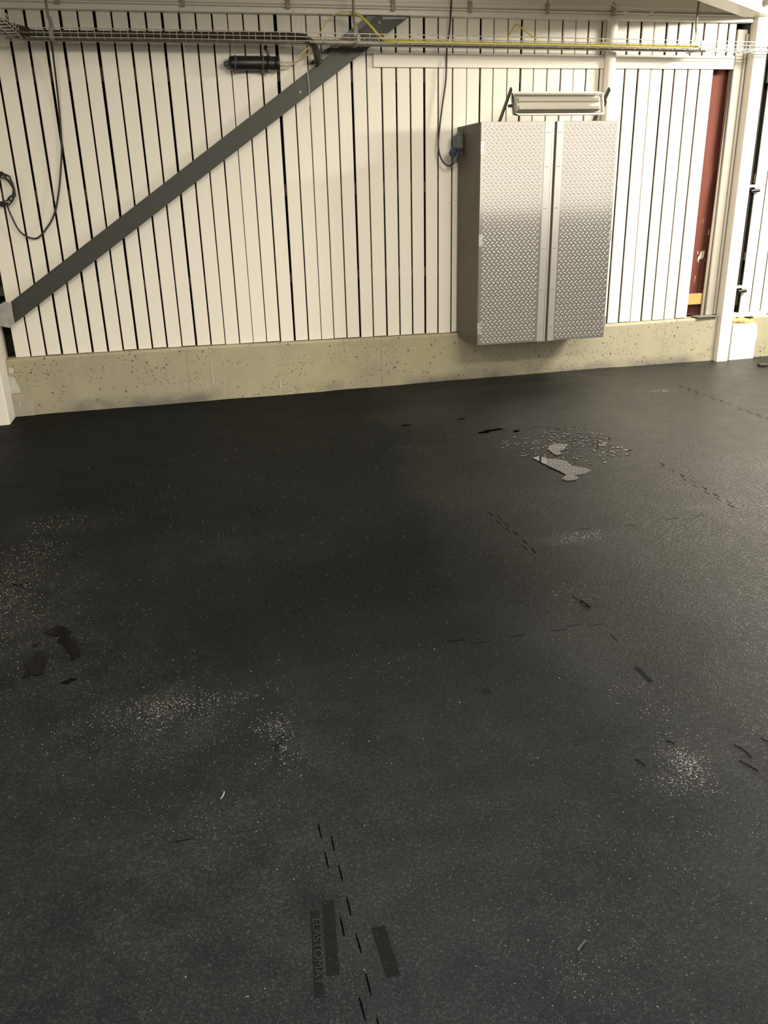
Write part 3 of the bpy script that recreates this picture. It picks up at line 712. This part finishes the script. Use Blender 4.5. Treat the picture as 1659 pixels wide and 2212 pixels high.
# ------------------------------------------------------------------ cabinet
X0, X1, Z0, Z1, YD = 2.287, 3.400, 0.392, 2.036, -0.55
K = thing('wall_cabinet', 'tall aluminium tread-plate cabinet with two doors hung on the board wall', 'cabinet', ((X0+X1)/2, -0.28, Z0))
def lozenge(mb, O, U, Vv, N, cx, cz, ang, L=0.036, Wd=0.0088, H=0.0027, mi=1):
    c, s_ = math.cos(ang), math.sin(ang)
    A = U*c + Vv*s_; B = Vv*c - U*s_; P0 = O + U*cx + Vv*cz
    pts = [P0 + A*(L/2), P0 + A*(L*.22) + B*(Wd/2), P0 - A*(L*.22) + B*(Wd/2), P0 - A*(L/2), P0 - A*(L*.22) - B*(Wd/2), P0 + A*(L*.22) - B*(Wd/2),
           P0 + A*(L*.28) + N*H, P0 - A*(L*.28) + N*H]
    mb.add(pts, [(0,1,6), (1,2,7,6), (2,3,7), (3,4,7), (4,5,6,7), (5,0,6)], mi, True)
def tread(mb, O, U, Vv, N, w, h, p=0.0375):
    nx = int(w/p); nz = int(h/(p*.5)); mx = (w-nx*p)/2
    for j in range(nz):
        for i in range(nx+1):
            x = mx + i*p + (p/2 if j % 2 else 0); z = (j+.7)*p*0.62
            if x < .012 or x > w-.012 or z > h-.012: continue
            lozenge(mb, O, U, Vv, N, x, z, math.radians(47 if j % 2 else -47))
EX, EY, EZ = Vector((1, 0, 0)), Vector((0, 1, 0)), Vector((0, 0, 1))
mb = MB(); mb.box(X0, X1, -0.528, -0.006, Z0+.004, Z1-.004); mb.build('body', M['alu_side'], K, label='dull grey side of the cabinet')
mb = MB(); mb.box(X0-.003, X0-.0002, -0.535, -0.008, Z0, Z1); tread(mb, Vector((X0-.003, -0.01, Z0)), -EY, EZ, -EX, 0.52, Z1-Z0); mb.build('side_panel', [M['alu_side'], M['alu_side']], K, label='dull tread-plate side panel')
mb = MB(); mb.box(X0-.003, X1+.003, -0.535, -0.006, Z1-.004, Z1); mb.build('top_panel', M['alu_plain'], K)
def door(xa, xb, stile_a, stile_b, hinge_x, pa, pb):
    mb = MB(); mb.box(pa, pb, YD, -0.53, Z0-.003, Z1+.002, ch=0.0015)
    tread(mb, Vector((pa, YD, Z0)), EX, EZ, -EY, pb-pa, Z1-Z0-.005)
    D = mb.build('door', [M['alu'], M['alu_lozenge']], K)
    mb = MB(); mb.box(stile_a, stile_b, YD-.003, -0.531, Z0-.004, Z1+.002, ch=0.001)
    for z in (0.50, 0.80, 1.12, 1.42, 1.72, 1.96):
        for q in (0.3, 0.62): mb.tube([(stile_a+(stile_b-stile_a)*q, YD-.0022, z), (stile_a+(stile_b-stile_a)*q, YD-.005, z)], 0.0035, 6, 1)
    mb.build('stile', [M['alu_plain'], M['steel_dark']], D, label='plain aluminium edge strip')
    for z in (0.52, 1.20, 1.86):
        mb = MB(); mb.box(hinge_x-.013, hinge_x+.013, YD-.003, YD+.02, z-.045, z+.045, ch=.001)
        for q in (-.03, 0, .03): mb.tube([(hinge_x, YD-.0025, z+q), (hinge_x, YD-.0045, z+q)], .003, 6, 1)
        mb.build('hinge', [M['alu_plain'], M['steel_dark']], D)
    return D
DL = door(X0, 2.868, 2.797, 2.852, X0+.012, X0, 2.797)
DR = door(2.892, X1, 2.892, 2.945, X1-.004, 2.945, X1)
mb = MB(); mb.tube([(2.862, YD+.004, Z0-.004), (2.862, YD+.004, Z1)], 0.0115, 10); mb.build('rolled_edge', M['alu_plain'], DL, label='rolled closing edge of the left door')
mb = MB(); mb.box(2.874, 2.892, -0.538, -0.530, Z0, Z1); mb.build('door_gap_strip', M['steel_dark'], K, label='dark strip seen between the doors')

# plug on the cabinet side
PG = thing('power_plug', 'grey plug and socket with a blue cap on the left side of the cabinet', 'plug', (2.25, -0.12, 1.78))
mb = MB(); mb.box(2.215, 2.2835, -0.17, -0.07, 1.865, 1.975, ch=.012); mb.build('socket_box', M['plug_grey'], PG)
mb = MB(); mb.tube([(2.252, -0.12, 1.98), (2.252, -0.12, 2.03)], 0.010, 8); mb.box(2.24, 2.2835, -0.135, -0.10, 1.972, 1.99); mb.build('entry_gland', M['plug_grey'], PG)
mb = MB(); mb.tube([(2.235, -0.12, 1.875), (2.232, -0.12, 1.85), (2.222, -0.12, 1.79), (2.220, -0.12, 1.775)], [.030, .028, .022, .020], 14); mb.tube([(2.220, -0.12, 1.779), (2.220, -0.12, 1.771)], .027, 14); mb.build('plug_body', M['plug_grey'], PG)
mb = MB(); mb.tube([(2.212, -0.14, 1.868), (2.194, -0.155, 1.845), (2.182, -0.165, 1.832)], [.028, .030, .026], 14); mb.build('blue_cap', M['plug_blue'], PG, label='blue flap cap')

# ------------------------------------------------------------------ tube lamp above the cabinet
L = thing('tube_lamp', 'unlit two-tube strip lamp on brackets above the aluminium cabinet', 'lamp', (2.93, -0.45, 2.04))
LT = Matrix.Translation((2.925, -0.47, 2.155)) @ Matrix.Rotation(math.radians(-14), 4, 'X')   # local x along the lamp, -y to the front
xa, xb = -0.375, 0.365
mb = MB(); mb.prism([(0.045, -0.05), (0.055, 0.07), (0.03, 0.092), (-0.012, 0.092), (-0.022, 0.075), (-0.022, -0.07), (0.0, -0.078)], 'x', xa+.02, xb-.015, 0, LT); mb.build('housing', M['lamp_metal'], L)
mb = MB(); mb.prism([(-0.0225, 0.06), (-0.0225, -0.065), (-0.0235, -0.065), (-0.0235, 0.06)], 'x', xa+.035, xb-.03, 0, LT); mb.build('reflector', M['lamp_white'], L)
mb = MB()
for (ya, za, yb, zb) in ((-0.018, 0.070, -0.034, 0.078), (-0.018, -0.082, -0.034, -0.070)): mb.box(xa, xb, yb, ya, min(za, zb), max(za, zb), 0, LT)
for (a, b) in ((xa, xa+.012), (xb-.012, xb)): mb.box(a, b, -0.034, -0.018, -0.075, 0.075, 0, LT)
mb.build('rim', M['lamp_metal'], L)
for z in (0.022, -0.038):
    mb = MB(); mb.tube([LT @ Vector((xa+.05, -0.042, z)), LT @ Vector((xb-.045, -0.042, z))], .0125, 12); TB = mb.build('fluorescent_tube', M['tube'], L)
    for q in (xa+.045, xb-.05):
        mb = MB(); mb.box(q-.006, q+.006, -0.056, -0.024, z-.015, z+.015, 0, LT); mb.build('tube_holder', M['lamp_white'], TB)
mb = MB(); xi = 0.035
prof = [(-0.034, 0.068), (-0.066, 0.050), (-0.074, 0.0), (-0.066, -0.050), (-0.034, -0.072)]
V = []
for (x, s_) in ((xa+.004, 0.0), (xa+xi, 1.0), (xb-xi, 1.0), (xb-.004, 0.0)):
    for (y, z) in prof: V.append(LT @ Vector((x, -0.034+(y+0.034)*s_, z*(0.92+.08*s_))))
mb.add(V, [(i*5+j, i*5+j+1, (i+1)*5+j+1, (i+1)*5+j) for i in range(3) for j in range(4)])
mb.build('clear_cover', M['cover'], L, label='clear moulded cover')
mb = MB(); mb.tube([LT @ Vector(p) for p in ((xa-.002, -0.030, 0.07), (xa-.004, -0.045, 0.03), (xa-.004, -0.045, -0.03), (xa+.004, -0.04, -0.075), (xa+.03, -0.036, -0.085))], .006, 7); mb.build('gasket', M['black'], L, label='black edge gasket')
for (xq, s_) in ((2.530, 1), (3.325, -1)):
    mb = MB(); mb.bar((xq-.004, -0.27, 2.036), (xq+.004, -0.50, 2.262), 0.012, 0.030, (0, 1, 1)); mb.bar((xq, -0.455, 2.15), (xq+.03*s_, -0.455, 2.15), .02, .02); mb.build('bracket', M['steel_dark'], L)
mb = MB(); mb.tube(smooth_path([(3.295, -0.49, 2.185), (3.315, -0.48, 2.18), (3.318, -0.46, 2.15), (3.285, -0.42, 2.11), (3.27, -0.40, 2.075), (3.29, -0.38, 2.048), (3.345, -0.36, 2.042)], 8), .0062, 7); mb.build('lamp_cord', M['cable_black'], L, label='black cord')

# ------------------------------------------------------------------ water on the floor
def blob(mb, pts, lift=0.0022, sub=6):
    """flat film of water with a rounded rim"""
    P = []
    n = len(pts)
    C = Vector((sum(p[0] for p in pts)/n, sum(p[1] for p in pts)/n))
    zc = sum(floor_z(*p) for p in pts)/n + lift
    ring = []
    for i in range(n):
        a = Vector(pts[i]); b = Vector(pts[(i+1) % n]); d = b-a; nn = Vector((-d.y, d.x))
        for j in range(sub):
            t = j/sub; w = noise.noise(Vector((a.x*31+t*2.3+i*3.1, a.y*17, 1.0)))*0.10
            q = a+d*t+nn*w*math.sin(math.pi*t); ring.append(q)
    m = len(ring)
    V = [(q.x, q.y, zc-0.004) for q in ring] + [(q.x+(C.x-q.x)*.01, q.y+(C.y-q.y)*.01, zc) for q in ring]
    mb.add(V, [tuple(range(m, 2*m))] + [(i, (i+1) % m, m+(i+1) % m, m+i) for i in range(m)], 0)
W = thing('puddle', 'shallow puddle with splashes reflecting the wall, on the mats before the cabinet', 'puddle', (2.13, -2.5, 0))
mb = MB(); blob(mb, [(2.024, -2.335), (2.084, -2.311), (2.105, -2.38), (2.16, -2.40), (2.20, -2.46), (2.195, -2.56), (2.255, -2.63), (2.262, -2.68), (2.19, -2.715), (2.125, -2.722), (2.135, -2.77), (2.095, -2.80), (2.045, -2.795), (2.03, -2.76), (2.085, -2.70), (2.07, -2.60), (2.055, -2.53), (2.04, -2.44)], 0.0052); mb.build('main_pool', M['water'], W)
mb = MB(); blob(mb, [(2.19, -2.19), (2.24, -2.12), (2.32, -2.10), (2.345, -2.16), (2.29, -2.235), (2.24, -2.265), (2.235, -2.32), (2.19, -2.34), (2.185, -2.28)], 0.0045); mb.build('small_pool', M['water'], W)
mb = MB()
for i in range(330):
    a = R.uniform(0, 2*math.pi); q = math.sqrt(R.random())
    x = 2.34+q*0.42*math.cos(a); y = -2.16+q*0.42*math.sin(a)
    if R.random() < .3: x, y = R.gauss(2.5, .09), R.gauss(-2.1, .14)
    s_ = R.uniform(.004, .0125)*(1.35 if R.random() < .12 else 1)
    n = R.randint(5, 7); pp = [(x+s_*R.uniform(.5, 1.2)*math.cos(2*math.pi*t/n), y+s_*R.uniform(.5, 1.3)*math.sin(2*math.pi*t/n)) for t in range(n)]
    blob(mb, pp, 0.0026+R.uniform(0, .0012), 2)
mb.build('splashes', M['water'], W, kind='stuff')
def wet(pts, label, lift=.0035):
    mb = MB(); blob(mb, pts, lift); return tag(mb.build('wet_patch', M['wet']), label, 'puddle', 'wet patches on the left of the floor')
wet([(-0.672, -3.845), (-0.64, -3.81), (-0.60, -3.815), (-0.567, -3.87), (-0.575, -3.90), (-0.545, -3.95), (-0.522, -4.02), (-0.515, -4.07), (-0.54, -4.10), (-0.553, -4.05), (-0.575, -3.98), (-0.61, -3.94), (-0.60, -3.90), (-0.64, -3.88)], 'upper hooked dark wet patch by the left edge of the floor')
wet([(-0.685, -3.99), (-0.655, -4.0), (-0.648, -4.05), (-0.635, -4.07), (-0.638, -4.12), (-0.63, -4.165), (-0.665, -4.17), (-0.70, -4.175), (-0.69, -4.12), (-0.71, -4.085), (-0.675, -4.06)], 'lower ragged dark wet patch near the left edge of the floor')
wet([(-0.88, -3.33), (-0.845, -3.315), (-0.81, -3.32), (-0.80, -3.35), (-0.84, -3.365)], 'small dark wet spot highest up at the left edge of the floor')
wet([(-0.70, -3.93), (-0.68, -3.92), (-0.67, -3.945), (-0.695, -3.955)], 'tiny wet dot between the two larger dark patches at left')
wet([(-0.565, -4.245), (-0.53, -4.225), (-0.51, -4.235), (-0.54, -4.26)], 'small slanting wet streak below the larger dark patches at left')

# ------------------------------------------------------------------ litter on the floor
mb = MB(); mb.box(-.038, .038, -.028, .028, 0, .026, 0, Matrix.Translation((5.075, -0.43, floor_z(5.075, -.43)-.001)) @ Matrix.Rotation(-.2, 4, 'Z'), ch=.004)
tag(mb.build('rubber_block', M['rubber']), 'small dark rubber block lying on the floor by the right edge', 'block')
def stick(a, b, r, label, mat='twig', mid=0.0):
    mb = MB(); za = floor_z(*a)+r*1.1; zb = floor_z(*b)+r*1.1; m = ((a[0]+b[0])/2+mid, (a[1]+b[1])/2+mid*.6)
    mb.tube(smooth_path([(a[0], a[1], za), (m[0], m[1], floor_z(*m)+r*1.6), (b[0], b[1], zb)], 4), [r*.7]+[r]*7+[r*.5], 6)
    return tag(mb.build('twig', M[mat]), label, 'twig', 'twigs and straws on the floor')
stick((1.458, -4.175), (1.470, -4.245), .0035, 'short straight dark twig right of centre, highest of the twigs')
stick((1.485, -5.165), (1.498, -5.235), .0015, 'curved dark twig near the right edge, longest of the twigs', mid=.006)
stick((1.455, -5.235), (1.480, -5.290), .0015, 'dark twig just below the curved twig by the right edge')
stick((1.165, -5.150), (1.180, -5.185), .0017, 'short dark twig left of the pale crumbs heap')
stick((1.300, -5.095), (1.318, -5.115), .0017, 'short dark twig at the top of the pale crumbs heap')
stick((1.584, -5.160), (1.600, -5.185), .0015, 'dark twig cut by the right edge of the view')
stick((-0.045, -5.005), (-0.034, -4.975), .0016, 'thin pale bent straw left of the long mat joint', 'straw', .004)
stick((0.705, -5.72), (0.735, -5.70), .003, 'grey-brown chip of bark on the lower middle of the floor', 'bark')
mb = MB()
for (x, y, w, h) in ((1.93, -1.70, .05, .016), (1.99, -1.675, .06, .022), (2.06, -1.66, .04, .014), (2.157, -1.742, .03, .018), (1.47, -1.345, .05, .012), (1.9, -1.31, .05, .010)):
    n = 8; z = floor_z(x, y)+.004
    mb.add([(x+w*R.uniform(.6, 1.1)*math.cos(2*math.pi*t/n), y+h*R.uniform(.6, 1.2)*math.sin(2*math.pi*t/n), z) for t in range(n)] + [(x, y, z+.004)], [(t, (t+1) % n, n) for t in range(n)])
mb.build('torn_edge', M['gap'], FLOOR, label='dark torn spots in the mats')

# pale shavings and crumbs strewn over the mats
clusters = [(-0.22, -4.55, .13, .07, 420, .0028), (-0.15, -4.50, .10, .03, 200, .003), (-0.15, -4.75, .22, .14, 240, .0022), (0.155, -4.78, .025, .09, 130, .003), (0.11, -4.70, .03, .03, 60, .003), (1.30, -5.21, .028, .05, 330, .0034), (1.23, -5.27, .05, .03, 130, .003),
            (1.36, -4.98, .05, .16, 130, .0032), (1.22, -5.45, .12, .12, 110, .0026), (0.85, -5.72, .14, .10, 150, .0021), (0.70, -5.80, .10, .08, 110, .0022), (0.98, -5.45, .12, .14, 90, .0024), (1.74, -3.57, .06, .04, 90, .0045), (-0.05, -5.12, .12, .05, 120, .0022),
            (-0.87, -3.4, .08, .3, 420, .0036), (-0.70, -3.9, .18, .3, 330, .0026), (-0.78, -2.63, .10, .05, 60, .004), (-0.85, -2.95, .1, .06, 60, .004), (-0.45, -4.5, .3, .35, 500, .0022), (0.55, -4.45, .08, .06, 30, .0025), (1.45, -4.12, .05, .05, 30, .0035), (2.62, -3.36, .1, .03, 30, .004), (3.70, -1.02, .06, .02, 40, .005)]
mb = MB(); V = []; F = []
def chip(x, y, s_):
    z = floor_z(x, y)+.0008; a = R.uniform(0, 6.3); e = R.uniform(.45, 1); o = len(V)
    c_, s2 = math.cos(a)*s_, math.sin(a)*s_
    V.extend([(x+c_, y+s2, z), (x-s2*e*.6-c_*.5, y+c_*e*.6-s2*.5, z), (x+s2*e*.6-c_*.5, y-c_*e*.6-s2*.5, z), (x-.1*c_, y-.1*s2, z+s_*R.uniform(.3, .7))])
    F.extend([(o, o+1, o+3), (o+1, o+2, o+3), (o+2, o, o+3)])
for (x, y, sx_, sy_, n, s_) in clusters:
    for i in range(n):
        a, b = R.gauss(x, sx_), R.gauss(y, sy_)
        if -1.3 < a < 5 and b < -0.3: chip(a, b, s_*R.uniform(.35, 1.0))
for i in range(3600):
    y = -6.1+R.random()**1.25*4.6; t = (y+6.96); x = R.uniform(-0.16*t-.1, 0.62*t+.3)
    if x < -1.2: continue
    chip(x, y, R.uniform(.0008, .0017)*(0.6+0.22*t))
for i in range(70):
    y = R.uniform(-6.1, -4.2); t = y+6.96; chip(R.uniform(-.3, .5*t+.3), y, R.uniform(.002, .0036))
mb.add(V, F)
tag(mb.build('shavings', M['chip']), 'pale shavings and crumbs strewn over the black mats', 'shavings', kind='stuff')
